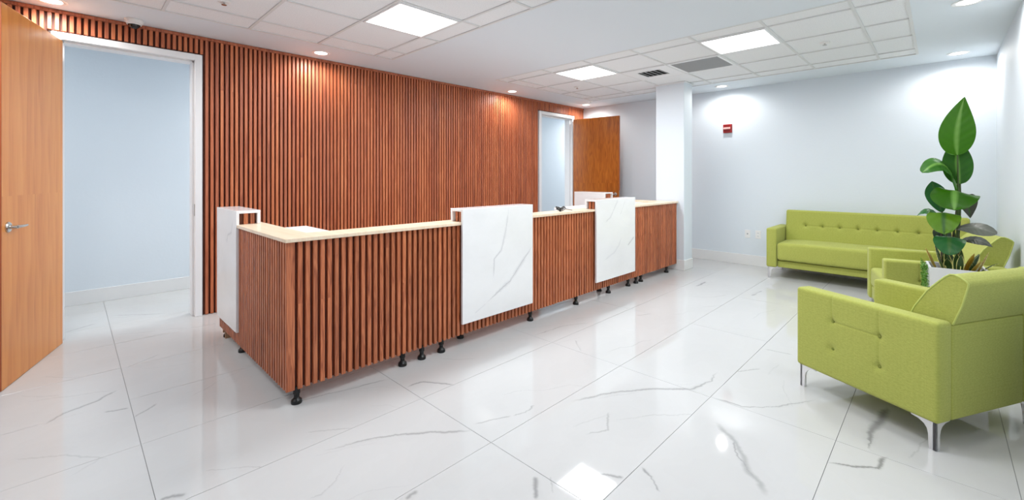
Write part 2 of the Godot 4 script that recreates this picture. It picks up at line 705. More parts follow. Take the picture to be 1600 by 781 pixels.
# ------------------------------------------------------------------ floor
func build_floor() -> void:
	var fl := structure("floor", "glossy white marble tile floor with grey veins", "floor")
	slab("subfloor", Vector3(-3.2, -0.15, -6.4), Vector3(9.4, -0.0035, 0.7), M.grout, fl)
	var g := 0.0011
	for i in range(-3, 8):
		for j in range(0, 12):
			var x0 := maxf(FX0 + i * FDX, -3.1) + g
			var x1 := minf(FX0 + (i + 1) * FDX, 9.3) - g
			var z0 := FZ0 - (j + 1) * FDZ + g
			var z1 := FZ0 - j * FDZ - g
			if j == 11:
				z0 = -6.33
			add_tile(fl, x0, x1, z0, z1)
		add_tile(fl, maxf(FX0 + i * FDX, -3.1) + g, minf(FX0 + (i + 1) * FDX, 9.3) - g, FZ0 + g, 0.5)


func add_tile(fl: Node, x0: float, x1: float, z0: float, z1: float) -> void:
	if x1 - x0 < 0.02 or z1 - z0 < 0.02:
		return
	var st := SurfaceTool.new()
	st.begin(Mesh.PRIMITIVE_TRIANGLES)
	var c := 0.0004
	var tx := rng.randf_range(-0.0007, 0.0007)
	var tz := rng.randf_range(-0.0007, 0.0007)
	var cx := (x0 + x1) / 2
	var cz := (z0 + z1) / 2
	var at := func(x: float, y: float, z: float) -> Vector3: return Vector3(x - cx, y + (x - cx) * tx + (z - cz) * tz, z - cz)
	var put := func(pts: Array, n: Vector3) -> void:
		for t in [[0, 1, 2], [0, 2, 3]]:
			var v := []
			var uv := []
			for k in t:
				v.append(pts[k])
				uv.append(Vector2((pts[k].x + cx - TEX_X0) / TEX_W, (pts[k].z + cz - TEX_Z0) / TEX_H))
			tri(st, v, uv, n)
	var top := [at.call(x0 + c, 0.0, z0 + c), at.call(x1 - c, 0.0, z0 + c), at.call(x1 - c, 0.0, z1 - c), at.call(x0 + c, 0.0, z1 - c)]
	var rim := [at.call(x0, -c, z0), at.call(x1, -c, z0), at.call(x1, -c, z1), at.call(x0, -c, z1)]
	var low := [at.call(x0, -0.01, z0), at.call(x1, -0.01, z0), at.call(x1, -0.01, z1), at.call(x0, -0.01, z1)]
	put.call(top, Vector3.UP)
	var sides := [Vector3(0, 0, -1), Vector3(1, 0, 0), Vector3(0, 0, 1), Vector3(-1, 0, 0)]
	for k in 4:
		var n: Vector3 = sides[k]
		var q := (k + 1) % 4
		put.call([rim[k], rim[q], top[q], top[k]], (n + Vector3.UP).normalized())
		put.call([low[k], low[q], rim[q], rim[k]], n)
	st.index()
	part("tile", st.commit(), M.floor, fl, Vector3(cx, 0, cz))


# ------------------------------------------------------------------ ceiling
const G1 := {"x": [-2.49, -1.89, -1.29, -0.69, -0.09, 0.51, 1.11, 1.71, 2.31, 2.52], "z": [-4.36, -4.06, -3.46, -2.86, -2.26, -1.66, -1.06, -0.46, -0.17]}
const G2 := {"x": [4.04, 4.27, 4.87, 5.47, 6.07, 6.34], "z": [-4.28, -4.08, -3.48, -2.88, -2.28, -1.68, -1.08, -0.48, -0.17]}


func build_ceiling() -> void:
	var ce := structure("ceiling", "pale grey plaster ceiling with two white tile grids", "ceiling")
	slab("upper_slab", Vector3(-3.3, 2.72, -6.5), Vector3(9.5, 2.85, 0.7), M.soffit, ce)
	# plaster border and the band between the grids
	var xs := [-3.1, G1.x[0], G1.x[-1], G2.x[0], G2.x[-1], END_X + 0.1]
	slab("plaster", Vector3(xs[0], CEIL, -5.0), Vector3(xs[5], 2.72, -4.36), M.soffit, ce)
	slab("plaster", Vector3(xs[0], CEIL, -0.17), Vector3(xs[5], 2.72, 0.6), M.soffit, ce)
	slab("plaster", Vector3(xs[0], CEIL, -4.36), Vector3(xs[1], 2.72, -0.17), M.soffit, ce)
	slab("plaster", Vector3(xs[2], CEIL, -4.36), Vector3(xs[3], 2.72, -0.17), M.soffit, ce)
	slab("plaster", Vector3(xs[4], CEIL, -4.36), Vector3(xs[5], 2.72, -0.17), M.soffit, ce)
	slab("plaster", Vector3(xs[3], CEIL, -4.36), Vector3(xs[4], 2.72, G2.z[0]), M.soffit, ce)
	slab("passage_plaster", Vector3(-3.1, CEIL, -6.4), Vector3(9.4, 2.72, -5.0), M.soffit, ce)
	for g in [G1, G2]:
		var gx: Array = g.x
		var gz: Array = g.z
		for i in gx.size() - 1:
			for j in gz.size() - 1:
				if fitting_at((gx[i] + gx[i + 1]) / 2, (gz[j] + gz[j + 1]) / 2):
					continue
				slab("ceiling_tile", Vector3(gx[i] + 0.006, 2.606, gz[j] + 0.006), Vector3(gx[i + 1] - 0.006, 2.62, gz[j + 1] - 0.006), M.act, ce, 0.002)
		for i in gx.size():
			var w := 0.011
			slab("grid_tee", Vector3(gx[i] - w, 2.598, gz[0] - 0.004), Vector3(gx[i] + w, 2.606, gz[-1] + 0.004), M.tee, ce)
		for j in gz.size():
			for i in gx.size() - 1:
				slab("grid_tee", Vector3(gx[i] + 0.011, 2.599, gz[j] - 0.011), Vector3(gx[i + 1] - 0.011, 2.606, gz[j] + 0.011), M.tee, ce)


var fittings := [Vector2(-0.39, -3.16), Vector2(2.01, -3.16), Vector2(2.01, -1.36), Vector2(4.57, -3.18), Vector2(4.57, -1.38), Vector2(5.17, -1.98), Vector2(5.17, -2.58)]


func fitting_at(x: float, z: float) -> bool:
	for p in fittings:
		if absf(p.x - x) < 0.1 and absf(p.y - z) < 0.1:
			return true
	return false


# ------------------------------------------------------------------ walls
func build_walls() -> void:
	var back := structure("wall_back", "white wall clad in vertical red-brown timber slats", "wall")
	for s in [[-3.2, -0.07, 0.0, CEIL], [0.86, 5.66, 0.0, CEIL], [6.64, 9.3, 0.0, CEIL], [-0.07, 0.86, 2.42, CEIL], [5.66, 6.64, 2.42, CEIL]]:
		slab("wall_body", Vector3(s[0], s[2], -5.07), Vector3(s[1], s[3] + 0.01, WALL_Z - 0.05), M.wall, back)
	M.back = back
	var end := structure("wall_end", "pale blue painted wall behind the green sofa", "wall")
	slab("wall_body", Vector3(END_X, 0, -4.96), Vector3(END_X + 0.12, CEIL + 0.01, 0.56), M.wall, end)
	var right := structure("wall_right", "pale blue painted wall behind the green armchairs", "wall")
	slab("wall_body", Vector3(-3.2, 0, RIGHT_Z), Vector3(END_X + 0.1, CEIL + 0.01, 0.56), M.wall, right)
	var left := structure("wall_left", "pale blue painted wall behind the photographer", "wall")
	slab("wall_body", Vector3(-3.2, 0, -6.4), Vector3(-3.0, CEIL + 0.01, 0.56), M.wall, left)
	var far := structure("wall_far", "pale blue wall of the passage seen through the doorways", "wall")
	slab("wall_body", Vector3(-3.2, 0, -6.35), Vector3(9.3, CEIL + 0.01, -6.2), M.wall, far)
	slab("wall_body", Vector3(9.2, 0, -6.4), Vector3(9.35, CEIL + 0.01, -4.9), M.wall, far)
	var col := structure("column", "square pale blue column at the far end of the desk", "column")
	slab("shaft", Vector3(5.92, 0, -2.915), Vector3(6.19, CEIL + 0.005, -2.505), M.wall, col, 0.004)
	slab("collar", Vector3(5.905, CEIL - 0.012, -2.93), Vector3(6.205, CEIL + 0.004, -2.49), M.trim, col, 0.002)
	slab("column_base", Vector3(5.91, 0, -2.925), Vector3(6.2, 0.14, -2.495), M.base, col, 0.003)
	# tile skirting
	for b in [["baseboard_end", Vector3(END_X - 0.011, 0, -4.89), Vector3(END_X, 0.15, RIGHT_Z), "white tile skirting along the sofa wall"],
			["baseboard_right", Vector3(-3.0, 0, RIGHT_Z - 0.011), Vector3(END_X - 0.011, 0.15, RIGHT_Z), "white tile skirting along the armchair wall"],
			["baseboard_far", Vector3(-3.0, 0, -6.2), Vector3(9.2, 0.14, -6.189), "white tile skirting in the passage beyond the doorways"],
			["baseboard_left", Vector3(-3.0, 0, -4.9), Vector3(-2.989, 0.15, RIGHT_Z), "white tile skirting behind the photographer"]]:
		var o := structure(b[0], b[3], "skirting")
		slab("skirting_board", b[1], b[2], M.base, o, 0.002)


func build_slat_wall() -> void:
	var back: Node3D = M.back
	var zb := WALL_Z - 0.05
	# dark timber backing behind the slats, cut round the doorways
	for s in [[-1.3, -0.12, 0.0, 2.6], [0.875, 5.645, 0.0, 2.6], [6.655, 6.958, 0.0, 2.6], [-0.12, 0.875, 2.436, 2.6], [5.645, 6.655, 2.436, 2.6]]:
		slab("backing_board", Vector3(s[0], s[2], zb), Vector3(s[1], s[3] - 0.001, WALL_Z - 0.03), M.backing, back)
	var pitch := 0.0405
	var w := 0.0245
	var k := 0
	var x := -1.26
	while x < 6.94:
		var over := (x + w > -0.115 and x < 0.868) or (x + w > 5.648 and x < 6.652)
		var y0 := 2.437 if over else 0.004
		var m: Material = M.slats[rng.randi_range(0, 3)]
		slab("slat", Vector3(x, y0, WALL_Z - 0.03), Vector3(x + w, 2.57, WALL_Z + rng.randf_range(-0.0008, 0.0008)), m, back, 0.0018)
		x += pitch
		k += 1
	slab("top_rail", Vector3(-1.3, 2.57, WALL_Z - 0.03), Vector3(6.957, 2.597, WALL_Z + 0.006), M.slats[2], back, 0.002)


# ------------------------------------------------------------------ doors
func door_frame(called: String, label: String, x0: float, x1: float, strike: float) -> Node3D:
	var o := structure(called, label, "door frame")
	var z0 := -5.08
	var z1 := WALL_Z + 0.006
	var t := 0.055
	var top := 2.425
	slab("jamb", Vector3(x0, 0, z0), Vector3(x0 + t, top, z1), M.trim, o, 0.003)
	slab("jamb", Vector3(x1 - t, 0, z0), Vector3(x1, top, z1), M.trim, o, 0.003)
	slab("head", Vector3(x0 + t, top - t, z0), Vector3(x1 - t, top, z1), M.trim, o, 0.003)
	# the raised stop that the leaf closes against
	slab("stop", Vector3(x0 + t, 0, z0 + 0.02), Vector3(x0 + t + 0.016, top - t, z1 - 0.055), M.trim, o, 0.002)
	slab("stop", Vector3(x1 - t - 0.016, 0, z0 + 0.02), Vector3(x1 - t, top - t, z1 - 0.055), M.trim, o, 0.002)
	slab("stop", Vector3(x0 + t, top - t - 0.016, z0 + 0.02), Vector3(x1 - t, top - t, z1 - 0.055), M.trim, o, 0.002)
	var sx := x1 - t if strike > 0 else x0 + t
	slab("strike_plate", Vector3(sx - 0.002, 0.93, z1 - 0.045), Vector3(sx + 0.002, 1.04, z1 - 0.012), M.nickel, o)
	return o


func door_leaf(called: String, label: String, hinge: Vector3, turn: float, m: Material, edge: Material, handle_side: float, w: float) -> Node3D:
	# leaf runs from the hinge along local +x; local +z is the face with the handle in view
	var o := structure(called, label, "door")
	o.position = hinge
	o.rotation.y = turn
	var h := 2.35
	slab("leaf", Vector3(0.002, 0.003, -0.021), Vector3(w - 0.003, h, 0.021), m, o, 0.001)
	slab("lock_edge", Vector3(w - 0.003, 0.003, -0.0215), Vector3(w, h, 0.0215), edge, o, 0.0005)
	slab("latch_plate", Vector3(w, 0.93, -0.013), Vector3(w + 0.0012, 1.05, 0.013), M.nickel, o)
	for s in [-1.0, 1.0]:
		var lever := part("lever_handle", lathe([Vector2(0.0, 0.0), Vector2(0.033, 0.0), Vector2(0.033, 0.006), Vector2(0.028, 0.011), Vector2(0.012, 0.012), Vector2(0.011, 0.045), Vector2(0.0, 0.046)], 28), M.nickel, o, Vector3(w - 0.07, 0.985, 0.021 * s), Vector3(PI / 2 * s, 0, 0))
		var pts := []
		for k in 9:
			var t := k / 8.0
			pts.append(Vector3(-0.125 * t, 0.041 + 0.006 * sin(t * PI), 0.0))
		part("lever", tube(pts, 0.0095, 10, 0.0075), M.nickel, lever)
	for y in [0.25, 1.18, 2.1]:
		part("hinge", lathe([Vector2(0, -0.055), Vector2(0.008, -0.055), Vector2(0.008, 0.055), Vector2(0, 0.055)], 10), M.nickel, o, Vector3(-0.004, y, 0.024 * handle_side))
	return o


func build_doors() -> void:
	door_frame("trim_1", "white metal frame of the open doorway beside the honey door", -0.105, 0.862, 1.0)
	door_frame("trim_2", "white metal frame of the doorway at the far end of the slats", 5.654, 6.644, -1.0)
	var a := Vector2(-0.062, -4.862)
	var b := Vector2(-0.312, -4.03)
	door_leaf("door_1", "honey-coloured flush door standing open with a satin lever", Vector3(a.x, 0, a.y), -atan2(b.y - a.y, b.x - a.x), M.door_honey, M.door_edge, 1.0, a.distance_to(b))
	a = Vector2(6.585, -4.865)
	b = Vector2(6.70, -3.97)
	door_leaf("door_2", "darker amber flush door standing open at the far corner", Vector3(a.x, 0, a.y), -atan2(b.y - a.y, b.x - a.x), M.door_amber, M.door_edge, -1.0, a.distance_to(b))


# ------------------------------------------------------------------ lights
func glow(c: Color, e: float) -> StandardMaterial3D:
	var m := plain(Color(0.9, 0.9, 0.9), 0.6)
	m.emission_enabled = true
	m.emission = c
	m.emission_energy_multiplier = e
	return m


func troffer(at: Vector3, label: String) -> void:
	var o := thing("ceiling_light_panel", label, "ceiling light", at, 0.0, "square ceiling light panels")
	var h := 0.289
	for s in [-1.0, 1.0]:
		slab("frame", Vector3(-h, 0.0, s * h), Vector3(h, 0.014, s * (h - 0.018)), M.trim, o, 0.002)
		slab("frame", Vector3(s * h, 0.0, -(h - 0.018)), Vector3(s * (h - 0.018), 0.014, h - 0.018), M.trim, o, 0.002)
	slab("light_diffuser", Vector3(-h + 0.018, 0.004, -h + 0.018), Vector3(h - 0.018, 0.012, h - 0.018), M.glow_panel, o)
	slab("housing", Vector3(-h, 0.014, -h), Vector3(h, 0.07, h), M.trim, o)
	var l := AreaLight3D.new()
	l.name = "panel_light"
	l.area_size = Vector2(0.54, 0.54)
	l.light_energy = TROFFER_ENERGY
	l.light_color = Color(0.965, 0.985, 1.0)
	l.shadow_enabled = true
	l.rotation.x = -PI / 2
	l.position = Vector3(0, -0.002, 0)
	l.area_range = 14.0
	l.area_attenuation = 2.0
	o.add_child(l, true)


func downlight(at: Vector3, label: String) -> void:
	var o := thing("recessed_downlight", label, "downlight", at, 0.0, "round recessed downlights")
	part("trim_ring", lathe([Vector2(0.062, 0.001), Vector2(0.0625, -0.003), Vector2(0.078, -0.006), Vector2(0.088, -0.004), Vector2(0.09, 0.001)], 36), M.white_plastic, o)
	part("light_lens", lathe([Vector2(0.0, -0.0025), Vector2(0.0615, -0.0025), Vector2(0.0615, 0.002), Vector2(0, 0.002)], 32), M.glow_spot, o)
	var l := SpotLight3D.new()
	l.name = "spot_light"
	l.light_energy = DOWNLIGHT_ENERGY
	l.light_color = Color(1.0, 0.99, 0.975)
	l.light_size = 0.05
	l.spot_range = 14.0
	l.spot_attenuation = 2.0
	l.spot_angle = 88.0
	l.spot_angle_attenuation = 0.6
	l.shadow_enabled = true
	l.rotation.x = -PI / 2
	l.position = Vector3(0, -0.012, 0)
	o.add_child(l, true)


func build_lights() -> void:
	M.glow_panel = glow(Color(1, 1, 0.995), 3.0)
	M.glow_spot = glow(Color(1, 0.99, 0.97), 4.0)
	troffer(Vector3(2.01, 2.592, -3.16), "square white light panel above the near half of the desk")
	troffer(Vector3(4.57, 2.592, -3.18), "square white light panel nearest the far doorway")
	troffer(Vector3(4.57, 2.592, -1.38), "square white light panel beside the grey return grille")
	troffer(Vector3(2.01, 2.592, -1.36), "square white light panel overhead, above the picture's top edge")
	troffer(Vector3(-0.39, 2.592, -3.16), "square white light panel overhead in front of the honey door")
	var spots := [
		[1.857, -4.66, "round downlight over the slats above the near desk corner"],
		[4.76, -4.68, "round downlight over the slats halfway to the far door"],
		[6.6, -4.6, "round downlight in the far corner above the amber door"],
		[-0.1, -4.70, "round downlight over the slats above the honey door"],
		[6.62, -2.25, "round downlight above the red fire alarm"],
		[6.59, 0.14, "round downlight in the corner above the plant"],
		[4.7, 0.15, "large-looking round downlight at the top right edge"],
		[2.8, 0.15, "round downlight over the front armchair, above the picture"],
		[0.9, 0.15, "round downlight beside the photographer, above the picture"]]
	for s in spots:
		downlight(Vector3(s[0], CEIL, s[1]), s[2])
	for x in [-1.7, 2.4, 3.9, 8.9]:
		var where: String = {-1.7: "short of the honey door", 2.4: "behind the near desk corner", 3.9: "behind the middle of the desk", 8.9: "past the amber door"}[x]
		var o := thing("passage_light_panel", "flat light panel in the passage, " + where, "ceiling light", Vector3(x, CEIL, -5.65), 0.0, "passage light panels")
		slab("frame", Vector3(-0.31, -0.012, -0.31), Vector3(0.31, 0.0, 0.31), M.trim, o, 0.002)
		slab("light_diffuser", Vector3(-0.29, -0.015, -0.29), Vector3(0.29, -0.011, 0.29), M.glow_panel, o)
		var l := AreaLight3D.new()
		l.name = "panel_light"
		l.area_size = Vector2(0.56, 0.56)
		l.area_range = 14.0
		l.area_attenuation = 2.0
		l.light_energy = 1.75
		l.light_color = Color(1.0, 0.985, 0.955)
		l.shadow_enabled = true
		l.rotation.x = -PI / 2
		l.position = Vector3(0, -0.018, 0)
		o.add_child(l, true)


# ------------------------------------------------------------------ reception desk
const DX0 := 0.845
const DX1 := 5.895
const DZ := -2.60
const DBACK := -4.16
const LOW := 0.088
const TOP := 0.928


func desk_slat(o: Node, a: Vector3, b: Vector3) -> void:
	slab("slat", a, b, M.desk_slats[rng.randi_range(0, 3)], o, 0.0018)


func sleeve(o: Node, called: String, along_x: bool, a: float, b: float, outer: float, inner: float, m: Material, leg := 0.951) -> void:
	# an inverted U of marble over the ledge: panel outside, top, short leg inside
	var t := 0.02
	var hi := 1.05
	var lo := 0.18
	var s := signf(outer - inner)
	if along_x:
		slab(called, Vector3(a, lo, outer - s * t), Vector3(b, hi, outer), m, o, 0.0015)
		slab("marble_top", Vector3(a, hi - t, outer - s * t), Vector3(b, hi, inner), M.marble4, o, 0.0015)
		slab("marble_leg", Vector3(a, leg, inner), Vector3(b, hi - t, inner + s * t), M.marble4, o, 0.0015)
		slab("riser_box", Vector3(a + 0.035, leg, inner + s * (t + 0.001)), Vector3(b - 0.035, hi - t, outer - s * (t + 0.001)), M.backing, o)
		for e in [a + 0.02, b - 0.035]:
			for k in 4:
				var z := inner + s * (t + 0.014 + k * 0.0425)
				if absf(outer - z) > t + 0.03:
					desk_slat(o, Vector3(e, leg, z), Vector3(e + 0.015, hi - t, z + s * 0.027))
	else:
		slab(called, Vector3(outer - s * t, lo, a), Vector3(outer, hi, b), m, o, 0.0015)
		slab("marble_top", Vector3(outer - s * t, hi - t, a), Vector3(inner, hi, b), M.marble4, o, 0.0015)
		slab("marble_leg", Vector3(inner, leg, a), Vector3(inner + s * t, hi - t, b), M.marble4, o, 0.0015)
		leg = 0.951
		slab("riser_box", Vector3(inner + s * (t + 0.001), leg, a + 0.035), Vector3(outer - s * (t + 0.001), hi - t, b - 0.035), M.backing, o)
		for e in [a + 0.02, b - 0.035]:
			for k in 4:
				var x := inner + s * (t + 0.014 + k * 0.0425)
				if absf(outer - x) > t + 0.03:
					desk_slat(o, Vector3(x, leg, e), Vector3(x + s * 0.027, hi - t, e + 0.015))


func build_desk() -> void:
	var o := thing("reception_desk", "long U-shaped reception desk of red-brown slats with white marble panels", "desk")
	var w := 0.0255
	var pitch := 0.0424
	var zf := DZ - 0.022        # face of the panel behind the slats
	slab("front_panel", Vector3(DX0 + 0.022, LOW + 0.004, zf - 0.018), Vector3(DX1 - 0.001, TOP, zf), M.backing, o)
	slab("side_panel", Vector3(DX0 + 0.022, LOW + 0.004, DBACK), Vector3(DX0 + 0.04, TOP, zf - 0.018), M.backing, o)
	slab("side_panel", Vector3(DX1 - 0.019, LOW + 0.004, DBACK), Vector3(DX1 - 0.001, TOP, zf - 0.018), M.backing, o)
	# front slats, the first one wider at the corner
	desk_slat(o, Vector3(DX0, LOW, zf), Vector3(DX0 + 0.046, TOP, DZ))
	var x := DX0 + 0.062
	while x + w < DX1:
		desk_slat(o, Vector3(x, LOW + rng.randf_range(-0.001, 0.001), zf), Vector3(x + w, TOP, DZ + rng.randf_range(-0.0008, 0.0008)))
		x += pitch
	var z := zf - 0.016
	while z - w > DBACK:
		desk_slat(o, Vector3(DX0, LOW, z - w), Vector3(DX0 + 0.022, TOP, z))
		z -= pitch
	# pale timber ledge round the top
	var lt := 0.95
	slab("ledge", Vector3(DX0 - 0.012, TOP, DZ - 0.19), Vector3(DX1 + 0.008, lt, DZ + 0.022), M.maple, o, 0.002)
	slab("ledge", Vector3(DX0 - 0.012, TOP, DBACK), Vector3(DX0 + 0.18, lt, DZ - 0.19), M.maple_side, o, 0.002)
	slab("ledge", Vector3(DX1 - 0.184, TOP, DBACK), Vector3(DX1 + 0.008, lt, DZ - 0.19), M.maple_side, o, 0.002)
	# marble sleeves
	sleeve(o, "marble_panel", true, 2.07, 2.862, DZ + 0.042, DZ - 0.105, M.marble1)
	sleeve(o, "marble_panel", true, 3.862, 4.672, DZ + 0.042, DZ - 0.105, M.marble2)
	sleeve(o, "marble_panel", false, -4.15, -3.575, DX0 - 0.017, DX0 + 0.14, M.marble3)
	sleeve(o, "marble_panel", false, -4.19, -3.62, DX1 + 0.017, DX1 - 0.207, M.marble4, 0.8)
	# carcass seen from behind: white cupboard fronts, worktop and two raised white shelves
	slab("cabinet_body", Vector3(DX0 + 0.05, LOW + 0.01, DZ - 0.19), Vector3(DX1 - 0.03, TOP - 0.002, zf - 0.02), M.laminate, o)
	slab("cabinet_body", Vector3(DX0 + 0.042, LOW + 0.01, DBACK + 0.002), Vector3(DX0 + 0.18, TOP - 0.002, DZ - 0.192), M.laminate, o)
	slab("cabinet_body", Vector3(DX1 - 0.18, LOW + 0.01, DBACK + 0.002), Vector3(DX1 - 0.022, TOP - 0.002, DZ - 0.192), M.laminate, o)
	slab("worktop", Vector3(DX0 + 0.182, 0.715, DZ - 0.79), Vector3(DX1 - 0.182, 0.745, DZ - 0.192), M.laminate, o, 0.002)
	slab("raised_shelf", Vector3(DX0 + 0.182, 0.915, -3.21), Vector3(1.176, 0.947, DZ - 0.191), M.laminate, o, 0.002)
	slab("raised_shelf", Vector3(3.95, 0.905, -3.2), Vector3(4.75, 0.935, DZ - 0.202), M.laminate, o, 0.002)
	slab("end_panel", Vector3(DX0 + 0.024, 0.03, DBACK + 0.004), Vector3(DX0 + 0.18, LOW + 0.01, DBACK + 0.022), M.plywood, o)
	slab("end_panel", Vector3(DX0 + 0.024, 0.0, -4.09), Vector3(DX0 + 0.12, LOW + 0.01, -4.07), M.plywood, o)
	# black levelling feet
	var foot := lathe([Vector2(0, 0.0), Vector2(0.029, 0.0), Vector2(0.03, 0.006), Vector2(0.028, 0.02), Vector2(0.019, 0.028), Vector2(0.0145, 0.034), Vector2(0.0145, 0.052), Vector2(0.019, 0.056), Vector2(0.019, 0.1), Vector2(0, 0.1)], 18)
	for fx in [0.91, 1.60, 1.755, 1.925, 2.905, 3.595, 4.2, 4.63, 4.815, 4.935, 5.64]:
		part("levelling_foot", foot, M.black, o, Vector3(fx, 0, DZ - 0.03))
	for p in [Vector3(0.895, 0, -3.68), Vector3(0.895, 0, -4.12), Vector3(1.0, 0, -4.12), Vector3(5.84, 0, -3.6), Vector3(5.84, 0, -4.12), Vector3(4.2, 0, -2.75), Vector3(2.2, 0, -2.75)]:
		part("levelling_foot", foot, M.black, o, p)


# ------------------------------------------------------------------ seating
func leg_mesh() -> ArrayMesh:
	# bracket leg: two wings that sweep in to a slim post
	var poly := PackedVector2Array([Vector2(0, 0), Vector2(0.028, 0), Vector2(0.031, 0.07), Vector2(0.036, 0.093), Vector2(0.048, 0.11), Vector2(0.07, 0.122), Vector2(0.1, 0.127), Vector2(0.1, 0.134), Vector2(0, 0.134)])
	var st := SurfaceTool.new()
	st.begin(Mesh.PRIMITIVE_TRIANGLES)
	st.append_from(prism(poly, 0.012, Basis(Vector3(1, 0, 0), Vector3(0, 1, 0), Vector3(0, 0, 1)), true), 0, Transform3D(Basis(), Vector3(0, 0, 0.006)))
	st.append_from(prism(poly, 0.012, Basis(Vector3(0, 0, 1), Vector3(0, 1, 0), Vector3(1, 0, 0)), true), 0, Transform3D(Basis(), Vector3(0.006, 0, 0)))
	st.append_from(box(Vector3(0.024, 0.12, 0.024), 0.004), 0, Transform3D(Basis(), Vector3(0.0125, 0.0605, 0.0125)))
	return st.commit()


func dimples(spots: Array, axis: int, side: float, depth: float, creases: Array) -> Callable:
	# pulls the face on one side in round the buttons; creases run between two points of that face
	var b := (axis + 1) % 3
	var d := (axis + 2) % 3
	return func(p: Vector3) -> Vector3:
		var pull := 0.0
		for s in spots:
			var q := Vector2(p[b] - s.x, p[d] - s.y)
			pull += depth * exp(-q.length_squared() / 0.0005) + depth * 0.25 * exp(-q.length_squared() / 0.005)
		for c in creases:
			var g: Vector2 = Geometry2D.get_closest_point_to_segment(Vector2(p[b], p[d]), c[0], c[1])
			var e := g.distance_to(Vector2(p[b], p[d]))
			pull += 0.005 * exp(-e * e / 0.000022)
		if p[axis] * side > 0.0:
			p[axis] -= side * pull
		return p


func make_armchair(label: String, at: Vector3, turn: float) -> Node3D:
	var o := thing("armchair", label, "armchair", at, turn, "green armchairs")
	var W := 0.78
	var D := 0.72
	var aw := 0.105
	var y0 := 0.132
	var y1 := 0.61
	var hc := (y0 + y1) / 2
	for s in [-1.0, 1.0]:
		# tufted outer face: two columns, two rows of buttons
		var spots := []
		var creases := []
		for u in [-0.14, 0.105]:
			for v in [-0.07, 0.088]:
				spots.append(Vector2(v, u))
			creases.append([Vector2(0.088, u), Vector2(0.24, u)])
		creases.append([Vector2(-0.07, 0.105), Vector2(0.088, 0.105)])
		creases.append([Vector2(0.088, -0.14), Vector2(0.088, 0.105)])
		var arm := part("arm", soft_box(Vector3(aw, y1 - y0, D), 0.018, Vector3i(2, 96, 150), dimples(spots, 0, s, 0.011, creases)), M.fabric, o, Vector3(s * (W - aw) / 2, hc, 0))
		for q in spots:
			part("button", lathe([Vector2(0.0, -0.002), Vector2(0.008, -0.002), Vector2(0.009, 0.001), Vector2(0.006, 0.004), Vector2(0, 0.005)], 10), M.button, arm, Vector3(s * (aw / 2 - 0.013), q.x, q.y), Vector3(0, 0, -s * PI / 2))
	var iw := W - 2 * aw - 0.004
	part("back_panel", soft_box(Vector3(iw, 0.458, 0.12), 0.014, Vector3i(6, 6, 3)), M.fabric, o, Vector3(0, y0 + 0.229, D / 2 - 0.064))
	# reclined back: side outline (z to the back, y), pushed across the seat
	var prof := [Vector2(-0.004, 0.592), Vector2(0.03, 0.69), Vector2(0.052, 0.785), Vector2(0.053, 0.798), Vector2(0.045, 0.809), Vector2(0.024, 0.823), Vector2(0.004, 0.831), Vector2(-0.014, 0.829), Vector2(-0.034, 0.813), Vector2(-0.0525, 0.793), Vector2(-0.105, 0.731), Vector2(-0.16, 0.635), Vector2(-0.2, 0.53), Vector2(-0.225, 0.42), Vector2(-0.12, 0.42), Vector2(-0.12, 0.592)]
	var poly := PackedVector2Array()
	for p in prof:
		poly.append(Vector2(p.x + D / 2, p.y))
	var frame := Basis(Vector3(0, 0, 1), Vector3(0, 1, 0), Vector3(1, 0, 0))
	var back := part("backrest", prism(poly, iw - 0.012, frame, true), M.fabric, o)
	for s in [-1.0, 1.0]:
		var line := []
		for k in range(0, 13):
			line.append(Vector3(s * (iw / 2 - 0.007), poly[k].y, poly[k].x))
		part("piping", tube(line, 0.0045, 6), M.piping, back)
	var puff := func(p: Vector3) -> Vector3:
		if p.y > 0.0:
			p.y += 0.02 * (1.0 - pow(p.x / (iw / 2), 2.0)) * (1.0 - pow(p.z / 0.3, 2.0))
		return p
	part("seat_cushion", soft_box(Vector3(iw, 0.175, 0.58), 0.03, Vector3i(12, 3, 12), puff), M.fabric, o, Vector3(0, 0.3425, -D / 2 + 0.3))
	part("seat_rail", soft_box(Vector3(iw, 0.118, 0.56), 0.012, Vector3i(4, 2, 4)), M.fabric, o, Vector3(0, y0 + 0.062, -D / 2 + 0.3))
	var lm := leg_mesh()
	for c in [[-1.0, 1.0, PI / 2], [1.0, 1.0, PI], [1.0, -1.0, -PI / 2], [-1.0, -1.0, 0.0]]:
		part("leg", lm, M.chrome, o, Vector3(c[0] * (W / 2 - 0.014), 0, c[1] * (D / 2 - 0.016)), Vector3(0, c[2], 0))
	return o


